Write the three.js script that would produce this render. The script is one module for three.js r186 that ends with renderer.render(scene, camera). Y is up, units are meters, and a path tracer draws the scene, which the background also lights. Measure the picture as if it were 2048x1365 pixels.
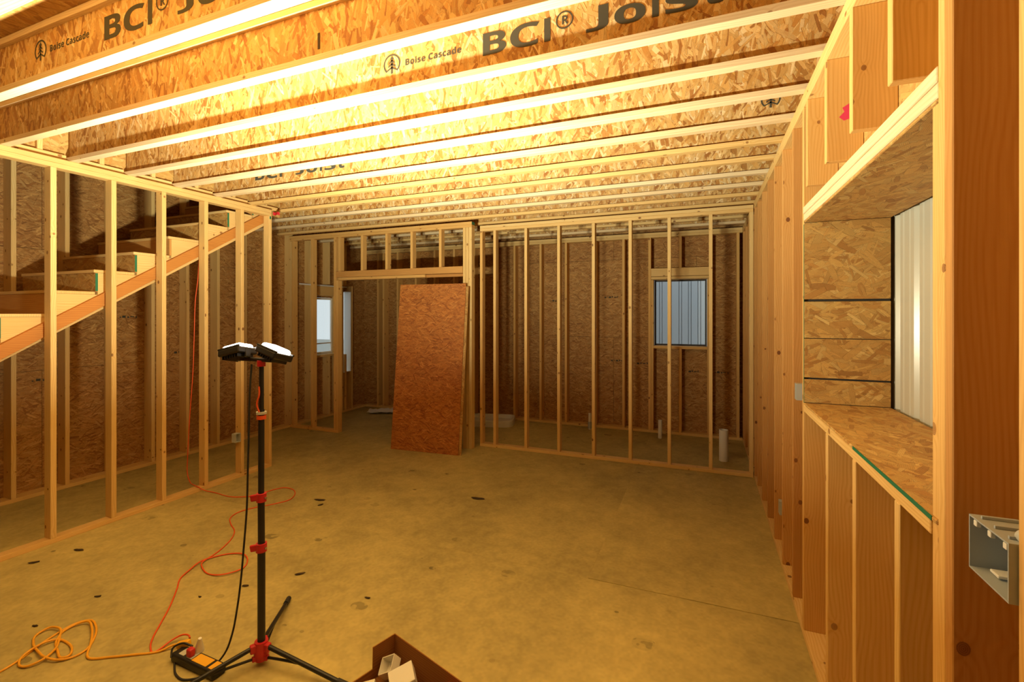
import * as THREE from 'three';
import { RectAreaLightUniformsLib } from 'three/addons/lights/RectAreaLightUniformsLib.js';
import { FontLoader } from 'three/addons/loaders/FontLoader.js';
import { RoundedBoxGeometry } from 'three/addons/geometries/RoundedBoxGeometry.js';
import { mergeGeometries } from 'three/addons/utils/BufferGeometryUtils.js';

// ------------------------------------------------------------------ camera, sky, exposure
const scene = new THREE.Scene();
const camera = new THREE.PerspectiveCamera(71.87, 2048 / 1365, 0.05, 200);
camera.position.set(0, 1.791, 0);
camera.rotation.y = THREE.MathUtils.degToRad(22.08);
camera.setViewOffset(2048, 1365, 0, 54.7, 2048, 1365);
scene.add(camera);
const SKY = new THREE.Color().setRGB(0.70, 0.80, 0.82);
scene.background = SKY;
scene.backgroundIntensity = 1.0;
const renderer = new THREE.WebGLRenderer({ antialias: true });
renderer.toneMapping = THREE.LinearToneMapping;
renderer.toneMappingExposure = 1.0;
renderer.shadowMap.enabled = true;
RectAreaLightUniformsLib.init();
const LAMP_COLOR = new THREE.Color().setRGB(1.0, 0.94, 0.66);   // light of the twin work lamp
const LAMP_POWER = 4700;

// ------------------------------------------------------------------ small helpers
function rng(seed) { let a = seed >>> 0; return () => { a = (a + 0x6D2B79F5) >>> 0; let t = a; t = Math.imul(t ^ (t >>> 15), t | 1); t ^= t + Math.imul(t ^ (t >>> 7), t | 61); return ((t ^ (t >>> 14)) >>> 0) / 4294967296; }; }
const R = rng(71);
const V3 = (x, y, z) => new THREE.Vector3(x, y, z);
const clamp = (v, a, b) => Math.min(b, Math.max(a, v));
const taken = {};
function numbered(n) { const k = taken[n] || 0; taken[n] = k + 1; return k ? `${n}_${String(k).padStart(3, '0')}` : n; }
function tag(o, label, category, group, kind) { o.userData.label = label; o.userData.category = category; if (group) o.userData.group = group; if (kind) o.userData.kind = kind; return o; }
function thing(name, label, category, pos = [0, 0, 0], turn = 0, group) {
  const o = new THREE.Group(); o.name = numbered(name); o.position.set(...pos); o.rotation.y = turn; scene.add(o); return tag(o, label, category, group);
}
function struct(name, label, category) { const o = thing(name, label, category); o.userData.kind = 'structure'; return o; }
function part(parent, name, geo, mat, pos, rot) {
  const m = new THREE.Mesh(geo, mat); m.name = name; m.castShadow = m.receiveShadow = true;
  if (pos) m.position.set(...pos); if (rot) m.rotation.set(...rot); parent.add(m); return m;
}
function group(parent, name) { const g = new THREE.Group(); g.name = name; parent.add(g); return g; }
function single(name, geo, mat, label, category, pos, rot, grp) { const m = part(scene, numbered(name), geo, mat, pos, rot); return tag(m, label, category, grp); }

// a bevelled board; uv in metres / TS, u along the grain axis
const TS = 1;
function board(x0, x1, y0, y1, z0, z1, grain, bevel = 0.0025) {
  const lo = [Math.min(x0, x1), Math.min(y0, y1), Math.min(z0, z1)], hi = [Math.max(x0, x1), Math.max(y0, y1), Math.max(z0, z1)];
  const size = hi.map((h, i) => h - lo[i]);
  const g = grain ?? size.indexOf(Math.max(...size));
  const b = Math.min(bevel, Math.min(...size) * 0.3);
  const pos = [], nor = [], uv = [], idx = [];
  const ou = R() * 7, ov = R() * 5;
  const [a, c] = [0, 1, 2].filter(k => k !== g);
  function face(pts) {
    const e1 = [0, 1, 2].map(k => pts[1][k] - pts[0][k]), e2 = [0, 1, 2].map(k => pts[2][k] - pts[0][k]);
    let n = [e1[1] * e2[2] - e1[2] * e2[1], e1[2] * e2[0] - e1[0] * e2[2], e1[0] * e2[1] - e1[1] * e2[0]];
    const ctr = [0, 1, 2].map(k => pts.reduce((s, p) => s + p[k], 0) / pts.length - (lo[k] + hi[k]) / 2);
    const flip = n[0] * ctr[0] + n[1] * ctr[1] + n[2] * ctr[2] < 0;
    if (flip) { pts = pts.slice().reverse(); n = n.map(v => -v); }
    const L = Math.hypot(...n) || 1; n = n.map(v => v / L);
    const an = n.map(Math.abs), base = pos.length / 3;
    for (const p of pts) {
      pos.push(...p); nor.push(...n);
      if (an[g] > 0.8) uv.push((p[a] + ou) * TS, (p[c] + ov) * TS);
      else if (an[a] >= an[c]) uv.push((p[g] + ou) * TS, (p[c] + ov) * TS);
      else uv.push((p[g] + ou) * TS, (p[a] + ov + 0.137) * TS);
    }
    for (let i = 2; i < pts.length; i++) idx.push(base, base + i - 1, base + i);
  }
  const P = (i, j, k, ax) => { // corner with bevel, lying on the face across axis ax
    const s = [i, j, k]; return [0, 1, 2].map(q => { const v = s[q] ? hi[q] : lo[q]; return q === ax ? v : v + (s[q] ? -b : b); });
  };
  for (let ax = 0; ax < 3; ax++) for (let s = 0; s < 2; s++) {
    const q = [[0, 0], [1, 0], [1, 1], [0, 1]].map(([m, n]) => { const ijk = [0, 0, 0]; ijk[ax] = s; const o = [0, 1, 2].filter(k => k !== ax); ijk[o[0]] = m; ijk[o[1]] = n; return P(...ijk, ax); });
    face(q);
  }
  for (let ax = 0; ax < 3; ax++) { // edges along ax
    const o = [0, 1, 2].filter(k => k !== ax);
    for (let m = 0; m < 2; m++) for (let n = 0; n < 2; n++) {
      const mk = s => { const ijk = [0, 0, 0]; ijk[ax] = s; ijk[o[0]] = m; ijk[o[1]] = n; return ijk; };
      face([P(...mk(0), o[0]), P(...mk(1), o[0]), P(...mk(1), o[1]), P(...mk(0), o[1])]);
    }
  }
  for (let i = 0; i < 2; i++) for (let j = 0; j < 2; j++) for (let k = 0; k < 2; k++) face([P(i, j, k, 0), P(i, j, k, 1), P(i, j, k, 2)]);
  const geo = new THREE.BufferGeometry();
  geo.setAttribute('position', new THREE.Float32BufferAttribute(pos, 3));
  geo.setAttribute('normal', new THREE.Float32BufferAttribute(nor, 3));
  geo.setAttribute('uv', new THREE.Float32BufferAttribute(uv, 2));
  geo.setIndex(idx);
  return geo;
}
function tube(points, r, seg = 0, closed = false, rad = 8) {
  const c = new THREE.CatmullRomCurve3(points.map(p => p.isVector3 ? p : V3(...p)), closed, 'centripetal');
  return new THREE.TubeGeometry(c, seg || points.length * 5, r, rad, closed);
}
function cyl(a, b, r0, r1 = r0, n = 20) {
  const A = V3(...a), B = V3(...b), g = new THREE.CylinderGeometry(r1, r0, A.distanceTo(B), n);
  const q = new THREE.Quaternion().setFromUnitVectors(V3(0, 1, 0), B.clone().sub(A).normalize());
  g.applyQuaternion(q); g.translate((A.x + B.x) / 2, (A.y + B.y) / 2, (A.z + B.z) / 2); return g;
}
const rb = (w, h, d, r = 0.004, s = 2) => new RoundedBoxGeometry(w, h, d, s, r);

// ------------------------------------------------------------------ procedural textures
function hash2(x, y, s) { let h = Math.imul(x, 374761393) ^ Math.imul(y, 668265263) ^ Math.imul(s, 1274126177); h = Math.imul(h ^ (h >>> 13), 1274126177); return ((h ^ (h >>> 16)) >>> 0) / 4294967296; }
function vnoise(x, y, px, py, s) { // tileable value noise with periods px, py
  const xi = Math.floor(x), yi = Math.floor(y), fx = x - xi, fy = y - yi, m = (a, n) => ((a % n) + n) % n;
  const u = fx * fx * (3 - 2 * fx), v = fy * fy * (3 - 2 * fy);
  const a = hash2(m(xi, px), m(yi, py), s), b = hash2(m(xi + 1, px), m(yi, py), s), c = hash2(m(xi, px), m(yi + 1, py), s), d = hash2(m(xi + 1, px), m(yi + 1, py), s);
  return a + (b - a) * u + (c - a) * v + (a - b - c + d) * u * v;
}
function toTexture(data, w, h, srgb, repeatX, repeatY) {
  const t = new THREE.DataTexture(data, w, h, THREE.RGBAFormat);
  t.wrapS = t.wrapT = THREE.RepeatWrapping; t.magFilter = THREE.LinearFilter; t.minFilter = THREE.LinearMipmapLinearFilter; t.generateMipmaps = true;
  if (srgb) t.colorSpace = THREE.SRGBColorSpace;
  t.repeat.set(repeatX, repeatY); t.needsUpdate = true; return t;
}
// oriented strand board: thousands of overlapping wood strands
function strandBoard(seed, S, metres, n, angle, spread, palette, lenR, widR) {
  const r = rng(seed), col = new Float32Array(S * S * 3), hgt = new Float32Array(S * S);
  const k = S / metres;
  for (let i = 0; i < S * S; i++) { col[i * 3] = palette[0][0]; col[i * 3 + 1] = palette[0][1]; col[i * 3 + 2] = palette[0][2]; hgt[i] = 0.3; }
  for (let s = 0; s < n; s++) {
    const cx = r() * S, cy = r() * S, L = (lenR[0] + r() * (lenR[1] - lenR[0])) * k / 2, W = (widR[0] + r() * r() * (widR[1] - widR[0])) * k / 2;
    const th = angle + (r() + r() + r() - 1.5) * spread, c = Math.cos(th), sn = Math.sin(th);
    const p = palette[Math.floor(Math.pow(r(), 1.0) * palette.length)], j = 0.93 + r() * 0.14, hh = r(), ph = r() * 9, taper = 0.4 + r() * 0.6;
    const ext = Math.ceil(Math.max(L, W)) + 1;
    for (let y = -ext; y <= ext; y++) for (let x = -ext; x <= ext; x++) {
      const u = x * c + y * sn, v = -x * sn + y * c;
      if (Math.abs(u) > L) continue;
      const w = W * (1 - (1 - taper) * Math.pow(Math.abs(u) / L, 2));
      if (Math.abs(v) > w) continue;
      const X = ((Math.floor(cx) + x) % S + S) % S, Y = ((Math.floor(cy) + y) % S + S) % S, i = Y * S + X;
      const rim = Math.abs(v) > w - 1 || Math.abs(u) > L - 1 ? 0.86 : 1;
      const g = j * rim * (0.95 + 0.1 * Math.sin(v * 1.9 + ph + Math.sin(u * 0.05)));
      const al = 0.82;
      for (let q = 0; q < 3; q++) col[i * 3 + q] = col[i * 3 + q] * (1 - al) + p[q] * g * al;
      hgt[i] = hh * rim;
    }
  }
  const a = new Uint8Array(S * S * 4), b = new Uint8Array(S * S * 4);
  for (let i = 0; i < S * S; i++) {
    const f = 0.94 + 0.12 * hash2(i % S, (i / S) | 0, seed);
    for (let q = 0; q < 3; q++) a[i * 4 + q] = clamp(col[i * 3 + q] * f, 0, 255);
    a[i * 4 + 3] = 255; const h = clamp(hgt[i] * 255, 0, 255); b[i * 4] = b[i * 4 + 1] = b[i * 4 + 2] = h; b[i * 4 + 3] = 255;
  }
  return [toTexture(a, S, S, true, 1 / metres, 1 / metres), toTexture(b, S, S, false, 1 / metres, 1 / metres)];
}
// sawn lumber: long grain along u with scattered knots
function lumber(seed, W, H, mu, mv, light, dark, knots, contrast) {
  const r = rng(seed), a = new Uint8Array(W * H * 4), K = [];
  for (let i = 0; i < knots; i++) K.push([r() * W, r() * H, (0.006 + r() * 0.008) * W / mu, 0.5 + r() * 0.5]);
  for (let y = 0; y < H; y++) for (let x = 0; x < W; x++) {
    let bend = 0, kn = 0, halo = 0;
    for (const [kx, ky, kr, kd] of K) {
      let dx = Math.abs(x - kx); dx = Math.min(dx, W - dx); let dy = y - ky; if (dy > H / 2) dy -= H; if (dy < -H / 2) dy += H; dy *= (W / mu) / (H / mv);
      const d = Math.hypot(dx * 0.8, dy);
      if (d < kr * 7) { bend += Math.sign(dy) * Math.exp(-(dx * dx) / (kr * kr * 6)) * Math.exp(-Math.abs(dy) / (kr * 2)) * 5; halo = Math.max(halo, Math.exp(-d / (kr * 1.4)) * kd); if (d < kr) kn = Math.max(kn, kd * (0.7 + 0.3 * Math.sin(d * 2.2))); }
    }
    const u = x / W, v = y / H;
    const warp = vnoise(u * 6, v * 3, 6, 3, seed) * 3 + vnoise(u * 14, v * 6, 14, 6, seed + 1) * 0.8;
    const ring = 0.5 + 0.5 * Math.sin((v * 22 + warp + bend * 0.35) * 6.283);
    const fine = vnoise(u * 24, v * H / 2, 24, H / 2, seed + 2);
    const blot = vnoise(u * 5, v * 3, 5, 3, seed + 5);
    let t = clamp(contrast * (0.55 * ring * ring + 0.45 * fine) + 0.25 * blot + halo * 0.5, 0, 1);
    const i = (y * W + x) * 4;
    for (let q = 0; q < 3; q++) { let c = light[q] + (dark[q] - light[q]) * t; c = c + ([92, 48, 22][q] - c) * kn; a[i + q] = clamp(c, 0, 255); }
    a[i + 3] = 255;
  }
  return toTexture(a, W, H, true, 1 / mu, 1 / mv);
}
function concrete(seed, S, metres) {
  const a = new Uint8Array(S * S * 4), b = new Uint8Array(S * S * 4), r = rng(seed);
  const spots = []; for (let i = 0; i < 60; i++) spots.push([r() * S, r() * S, 4 + r() * r() * 30, r() * 0.3]);
  const mark = new Float32Array(S * S);
  for (const [cx, cy, rad, k] of spots) for (let y = -rad * 1.5 | 0; y <= rad * 1.5; y++) for (let x = -rad * 1.5 | 0; x <= rad * 1.5; x++) {
    const X = ((cx + x | 0) % S + S) % S, Y = ((cy + y | 0) % S + S) % S;
    const w = rad * (0.6 + 0.8 * vnoise(X / S * 60, Y / S * 60, 60, 60, seed + 11));
    const d = Math.hypot(x, y * 1.3); if (d < w) mark[Y * S + X] = Math.max(mark[Y * S + X], k * (vnoise(X / S * 150, Y / S * 150, 150, 150, seed + 12) > 0.45 ? 1 : 0.25));
  }
  for (let y = 0; y < S; y++) for (let x = 0; x < S; x++) {
    const u = x / S, v = y / S, i = (y * S + x) * 4;
    const n1 = vnoise(u * 5, v * 5, 5, 5, seed), n2 = vnoise(u * 17, v * 17, 17, 17, seed + 1), n3 = vnoise(u * 70, v * 70, 70, 70, seed + 2), n4 = vnoise(u * 260, v * 260, 260, 260, seed + 3);
    let m = 0.84 + 0.11 * n1 + 0.10 * n2 + 0.08 * n3 + 0.07 * n4 - 0.11;
    m *= 1 - mark[y * S + x];
    a[i] = clamp(204 * m, 0, 255); a[i + 1] = clamp(187 * m, 0, 255); a[i + 2] = clamp(120 * m, 0, 255); a[i + 3] = 255;
    const h = 255 * clamp(0.5 * n2 + 0.3 * n3 + 0.2 * n4, 0, 1); b[i] = b[i + 1] = b[i + 2] = h; b[i + 3] = 255;
  }
  return [toTexture(a, S, S, true, 1 / metres, 1 / metres), toTexture(b, S, S, false, 1 / metres, 1 / metres)];
}
const OSB_PAL = [[200, 156, 86], [206, 163, 92], [212, 172, 101], [201, 156, 86], [186, 136, 70], [209, 168, 96], [219, 184, 116], [198, 152, 82], [174, 124, 62], [205, 161, 90]];
const SHEATH_PAL = [[184, 138, 78], [196, 150, 88], [204, 162, 98], [188, 142, 82], [166, 118, 62], [200, 156, 94], [212, 174, 112], [180, 134, 74], [150, 102, 50]];
const WEB_PAL = [[206, 160, 92], [216, 174, 110], [228, 194, 134], [204, 156, 86], [178, 124, 58], [222, 182, 120], [240, 214, 168], [210, 166, 98], [158, 102, 44], [224, 188, 128]];
const [osbMap, osbBump] = strandBoard(5, 1024, 1.4, 3800, 0, 1.25, OSB_PAL, [0.05, 0.15], [0.010, 0.045]);
const [sheathMap, sheathBump] = strandBoard(15, 1024, 1.4, 6500, 0, 1.0, SHEATH_PAL, [0.04, 0.12], [0.006, 0.026]);
const [webMap, webBump] = strandBoard(9, 1024, 1.4, 3800, Math.PI / 2, 1.0, WEB_PAL, [0.05, 0.14], [0.010, 0.045]);
const pineMap = lumber(21, 2048, 256, 2.4, 0.3, [238, 209, 150], [214, 173, 102], 9, 0.7);
const flangeMap = lumber(57, 1024, 256, 2.4, 0.3, [238, 220, 184], [216, 188, 144], 2, 0.7);
const lvlMap = lumber(33, 1024, 256, 2.4, 0.3, [214, 166, 96], [180, 124, 62], 0, 0.8);
const [concMap, concBump] = concrete(41, 2048, 4.2);

const std = (o) => new THREE.MeshStandardMaterial({ roughness: 0.75, metalness: 0, ...o });
const tint = (r, g, b) => new THREE.Color().setRGB(r, g, b);
const M = {
  pine: [tint(1, 1, 1), tint(0.93, 0.90, 0.84), tint(1, 0.95, 0.88), tint(0.96, 0.90, 0.80)].map(color => std({ map: pineMap, color, roughness: 0.7 })),
  spf: [tint(0.93, 0.80, 0.62), tint(0.88, 0.74, 0.55), tint(0.97, 0.84, 0.66)].map(color => std({ map: pineMap, color, roughness: 0.72 })),
  lvl: [tint(1, 1, 1), tint(0.9, 0.84, 0.76)].map(color => std({ map: lvlMap, color, roughness: 0.65 })),
  flange: [tint(1, 1, 1), tint(0.92, 0.91, 0.9), tint(1, 0.96, 0.9)].map(color => std({ map: flangeMap, color, roughness: 0.6 })),
  shadedFir: [tint(0.74, 0.54, 0.36), tint(0.68, 0.48, 0.31), tint(0.80, 0.60, 0.42)].map(color => std({ map: pineMap, color, roughness: 0.72 })),  // redder fir, darkened so the tint carries shade of post and studs
  strip: std({ map: lvlMap, color: tint(0.94, 0.74, 0.5), roughness: 0.7 }),
  web: [tint(1, 1, 1), tint(0.95, 0.92, 0.88)].map(color => std({ map: webMap, bumpMap: webBump, bumpScale: 0.0008, color, roughness: 0.62 })),
  osb: [tint(1, 1, 1), tint(0.94, 0.9, 0.86), tint(0.9, 0.86, 0.8)].map(color => std({ map: osbMap, bumpMap: osbBump, bumpScale: 0.0008, color, roughness: 0.68 })),
  sheath: [tint(0.96, 0.90, 0.80), tint(0.90, 0.82, 0.72), tint(1.0, 0.94, 0.84)].map(color => std({ map: sheathMap, bumpMap: sheathBump, bumpScale: 0.0008, color, roughness: 0.72 })),
  redosb: std({ map: sheathMap, bumpMap: sheathBump, bumpScale: 0.0008, color: tint(1.0, 0.64, 0.36), roughness: 0.7 }),
  concrete: std({ map: concMap, bumpMap: concBump, bumpScale: 0.0016, roughness: 0.82 }),
  green: std({ color: tint(0.012, 0.16, 0.075), roughness: 0.6 }),
  ink: std({ color: tint(0.05, 0.046, 0.03), roughness: 0.8 }),
  pink: std({ color: tint(0.75, 0.05, 0.16), roughness: 0.7 }),
  steel: std({ color: tint(0.50, 0.48, 0.40), roughness: 0.26, metalness: 0.0 }),
  steelOut: std({ color: tint(0.80, 0.84, 0.88), roughness: 0.4 }),
  white: std({ color: tint(0.78, 0.78, 0.75), roughness: 0.5 }),
  vinyl: std({ color: tint(0.82, 0.82, 0.8), roughness: 0.4 }),
  pvc: std({ color: tint(0.78, 0.76, 0.7), roughness: 0.35 }),
  black: std({ color: tint(0.012, 0.012, 0.014), roughness: 0.42 }),
  rubber: std({ color: tint(0.02, 0.02, 0.022), roughness: 0.65 }),
  red: std({ color: tint(0.55, 0.02, 0.03), roughness: 0.4 }),
  orange: std({ color: tint(0.78, 0.10, 0.02), roughness: 0.45 }),
  yellow: std({ color: tint(0.85, 0.42, 0.03), roughness: 0.45 }),
  labelYellow: std({ color: tint(0.85, 0.45, 0.02), roughness: 0.5 }),
  bluePlastic: std({ color: tint(0.40, 0.45, 0.50), roughness: 0.45 }),
  greyPlastic: std({ color: tint(0.5, 0.52, 0.5), roughness: 0.5 }),
  cardboard: std({ map: lvlMap, color: tint(0.52, 0.40, 0.30), roughness: 0.9 }),
  gapBlack: std({ color: tint(0.04, 0.035, 0.03), roughness: 0.95 }),  // black of the added sheets, stands in for shade in the seams
  darkFrame: std({ color: tint(0.03, 0.025, 0.022), roughness: 0.6 }),
  bark: std({ color: tint(0.05, 0.03, 0.015), roughness: 0.9 }),
  chrome: std({ color: tint(0.6, 0.6, 0.6), roughness: 0.25, metalness: 1 }),
  glass: new THREE.MeshPhysicalMaterial({ color: 0xffffff, transmission: 1, thickness: 0, roughness: 0.02, ior: 1.5 }),
  ground: std({ color: tint(0.42, 0.42, 0.38), roughness: 0.95 }),
  led: new THREE.MeshStandardMaterial({ color: 0xffffff, emissive: new THREE.Color().setRGB(1, 0.95, 0.85), emissiveIntensity: 14, roughness: 0.4 }),
};
const pick = arr => arr[Math.floor(R() * arr.length)];

// ------------------------------------------------------------------ main dimensions (metres)
const HJ = 3.012, JD = 0.302, XL = -4.688, XR = 0.516, ZB = -5.745, ZC = -5.56, ZF = -7.36, XF = -6.04, ZN = 2.6, ST = 0.038;
const XO = 0.925;                                                    // outer siding of the right wall

// ------------------------------------------------------------------ floor
{
  const f = struct('floor', 'bare stained concrete slab floor with a control joint near the right wall', 'floor');
  const y0 = -0.12, jz = -3.148;
  part(f, 'slab', board(-6.3, 1.1, y0, 0, jz + 0.004, 2.8, 0, 0.001), M.concrete);
  part(f, 'slab', board(-0.72, 1.1, y0, 0, -7.7, jz - 0.003, 0, 0.001), M.concrete);
  part(f, 'slab', board(-6.3, -0.72, y0, 0, -7.7, jz + 0.004, 0, 0.0001), M.concrete);
  part(f, 'footing', board(-6.4, 1.2, -0.3, -0.13, -7.8, 2.9, 0, 0.001), M.concrete);
}
{
  const g = struct('ground', 'pale gravel ground outside the windows', 'ground');
  part(g, 'gravel', new THREE.BoxGeometry(60, 0.2, 60), M.ground, [0, -0.42, 0]);
}

// ------------------------------------------------------------------ ceiling: I-joists, rim board and subfloor
const font = await new FontLoader().loadAsync('fonts/droid/droid_sans_bold.typeface.json');
const textGeo = (s, size, wide = 1, bold = 0) => { const g = new THREE.ShapeGeometry(font.generateShapes(s, size), 4); g.scale(wide, 1, 1); if (!bold) return g; return mergeGeometries([g.clone().translate(-bold, 0, 0), g, g.clone().translate(bold, 0, 0)]); };
function logoGeo(r) {
  const gs = [];
  const ring = new THREE.RingGeometry(r * 0.84, r, 40, 1, -Math.PI * 0.28, Math.PI * 1.56); gs.push(ring);
  for (let k = 0; k < 4; k++) {                                       // fir boughs
    const w = r * (0.2 + 0.13 * k), y = r * (0.62 - 0.36 * k), sh = new THREE.Shape();
    sh.moveTo(0, y + r * 0.2); sh.lineTo(w, y - r * 0.1); sh.lineTo(w * 0.9, y - r * 0.22); sh.lineTo(0, y + r * 0.04); sh.lineTo(-w * 0.9, y - r * 0.22); sh.lineTo(-w, y - r * 0.1);
    gs.push(new THREE.ShapeGeometry(sh));
  }
  const t = new THREE.Shape(); t.moveTo(-r * 0.09, r * 0.6); t.lineTo(r * 0.09, r * 0.6); t.lineTo(r * 0.12, -r * 0.95); t.lineTo(-r * 0.12, -r * 0.95); gs.push(new THREE.ShapeGeometry(t));
  return mergeGeometries(gs.map(g => g.index ? g.toNonIndexed() : g));
}
function printing(joist, web, x, y, z, { logo = true, maker = true, from = 0 } = {}) {
  const zf = z + 0.0061;
  const put = (name, geo, dx, dy) => part(web, name, geo, M.ink, [x + dx, y + dy, zf]);
  if (logo) put('logo_print', logoGeo(0.056), 0, 0.02);
  if (maker) put('maker_print', textGeo('Boise Cascade', 0.034, 1.1), 0.085, -0.005);
  const word = (letters) => put('brand_print', mergeGeometries(letters.map(([ch, x0, x1, y0, y1]) => {
    if (ch === 'I') return new THREE.PlaneGeometry(x1 - x0, y1 - y0).translate((x0 + x1) / 2, (y0 + y1) / 2, 0).toNonIndexed();
    let g = textGeo(ch, 0.1); g = g.index ? g.toNonIndexed() : g; g.computeBoundingBox(); const q = g.boundingBox;
    return g.translate(-q.min.x, -q.min.y, 0).scale((x1 - x0) / (q.max.x - q.min.x), (y1 - y0) / (q.max.y - q.min.y), 1).translate(x0, y0, 0);
  })), 0, -0.05);
  word([['B', 0.562, 0.692, 0, 0.113], ['C', 0.714, 0.868, -0.002, 0.115], ['I', 0.893, 0.925, 0, 0.113]]);
  word([['J', 1.10, 1.205, -0.003, 0.113], ['o', 1.232, 1.372, -0.002, 0.086], ['i', 1.398, 1.43, 0, 0.116], ['s', 1.456, 1.59, -0.002, 0.086], ['t', 1.61, 1.69, -0.001, 0.106]]);
  const ring = mergeGeometries([new THREE.RingGeometry(0.036, 0.043, 32).toNonIndexed(), textGeo('R', 0.042).translate(-0.017, -0.021, 0).toNonIndexed()]);
  put('registered_print', ring, 0.995, 0.035);
}
{
  const c = struct('ceiling', 'exposed wooden I-joists and strand board subfloor overhead', 'ceiling');
  for (let i = -8; i <= 12; i++) {
    const z = -2.19 - 0.4064 * i; if (z > 1.3) continue;
    const x0 = i >= 6 ? XF - 0.1 : XL - 0.062, x1 = XR + 0.11;
    const j = group(c, 'joist');
    const fw = 0.029, ft = 0.034, fm = [-3, 4, 5, 8, 9, 11].includes(i) ? M.pine : M.flange, wm = M.web;
    part(j, 'bottom_flange', board(x0, x1, HJ, HJ + ft, z - fw, z + fw, 0, 0.0015), pick(fm));
    part(j, 'top_flange', board(x0, x1, HJ + JD - ft, HJ + JD, z - fw, z + fw, 0, 0.0015), pick(fm));
    const w = part(j, 'web', board(x0, x1, HJ + ft, HJ + JD - ft, z - 0.005, z + 0.005, 0, 0.0005), pick(wm));
    if (i === 0) printing(j, w, -1.61, 3.165, z);
    if (i === -2) printing(j, w, -3.25, 3.165, z);
    if (i === 3) printing(j, w, -4.72, 3.175, z, { logo: false, maker: false });
    if (i === 3) printing(j, w, 0.40, 3.14, z, { maker: false });
    if (i === -1) part(w, 'grade_mark', new THREE.PlaneGeometry(0.016, 0.08), M.bark, [-1.74, 3.125, z + 0.0061]);
  }
  // rim board and blocking over the left stud wall
  part(c, 'rim_board', board(XL - 0.092, XL - 0.106, HJ - 0.05, HJ + JD, -4.26, ZN, 2), M.osb[0]);
  for (let i = -8; i <= 4; i++) {
    const z = -2.19 - 0.4064 * i; if (z > 1.3) continue;
    part(c, 'blocking_strip', board(XL - 0.052, XL - 0.088, HJ + 0.001, HJ + 0.05, z - 0.03, z - 0.3764, 2), pick(M.pine));
    part(c, 'blocking_post', board(XL - 0.06, XL - 0.09, HJ + 0.051, HJ + JD - 0.001, z - 0.20, z - 0.235, 1), pick(M.pine));
  }
  part(c, 'rim_board', board(XF - 0.1, XL - 0.09, HJ, HJ + JD, -4.26, -4.285, 0), M.osb[1]);
  part(c, 'rim_board', board(XR + 0.112, XR + 0.14, HJ, HJ + JD, -7.5, ZN, 2), M.osb[1]);
  const sheets = [];
  for (let k = 0; k < 9; k++) {
    const z1 = ZN - k * 1.22, z0 = Math.max(z1 - 1.218, -7.5); if (z1 < -7.48) continue;
    let x = XL - 0.089, first = true;
    while (x < XO - 0.01) { const xe = Math.min(XO, x + (first && k % 2 ? 1.22 : 2.44)); first = false; sheets.push([x, xe - 0.002, z0, z1]); x = xe; }
  }
  for (const [a, b, z0, z1] of sheets) part(c, 'subfloor_sheet', board(a, b, HJ + JD + 0.001, HJ + JD + 0.02, z0, z1, 2, 0.001), pick(M.osb));
  part(c, 'subfloor_cover', board(XL - 0.06, XO + 0.02, HJ + JD + 0.022, HJ + JD + 0.03, -7.55, ZN + 0.03, 2), M.white); part(c, 'subfloor_cover', board(XF - 0.19, XL - 0.061, HJ + JD + 0.022, HJ + JD + 0.03, -7.55, -4.272, 2), M.white);  // unseen sheets closing the gaps above the subfloor
  part(c, 'subfloor_sheet', board(XF - 0.15, XL - 0.091, HJ + JD + 0.001, HJ + JD + 0.02, -7.5, -4.262, 2, 0.001), M.osb[1]);
}

// ------------------------------------------------------------------ stud walls
function studBoard(w, name, x0, x1, y0, y1, z0, z1, mats = M.pine, grain) { return part(w, name, board(x0, x1, y0, y1, z0, z1, grain), pick(mats)); }
// left partition beside the stairs
{
  const w = struct('wall_left', 'open pine stud partition on the left in front of the stairs', 'stud wall');
  const xa = XL, xb = XL - 0.089, ze = -4.06;
  studBoard(w, 'bottom_plate', xa, xb, 0, ST, ze, ZN);
  studBoard(w, 'top_plate', xa, xb, HJ - 2 * ST, HJ - ST - 0.001, ze, ZN);
  studBoard(w, 'top_plate', xa, xb, HJ - ST, HJ - 0.001, ze, ZN);
  for (let i = -9; i <= 4; i++) { const z = -2.057 - 0.4064 * i; if (z < ZN - 0.1) studBoard(w, 'stud', xa, xb, ST, HJ - 2 * ST, z - 0.019, z + 0.019); }
  studBoard(w, 'stud', xa, xb, ST, HJ - 2 * ST, ze, ze + 0.038);
  part(w, 'green_mark', board(xa, xa + 0.001, HJ - 0.115, HJ - 0.082, -4.05, -4.03, 1, 0.0001), M.green);
}
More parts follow.
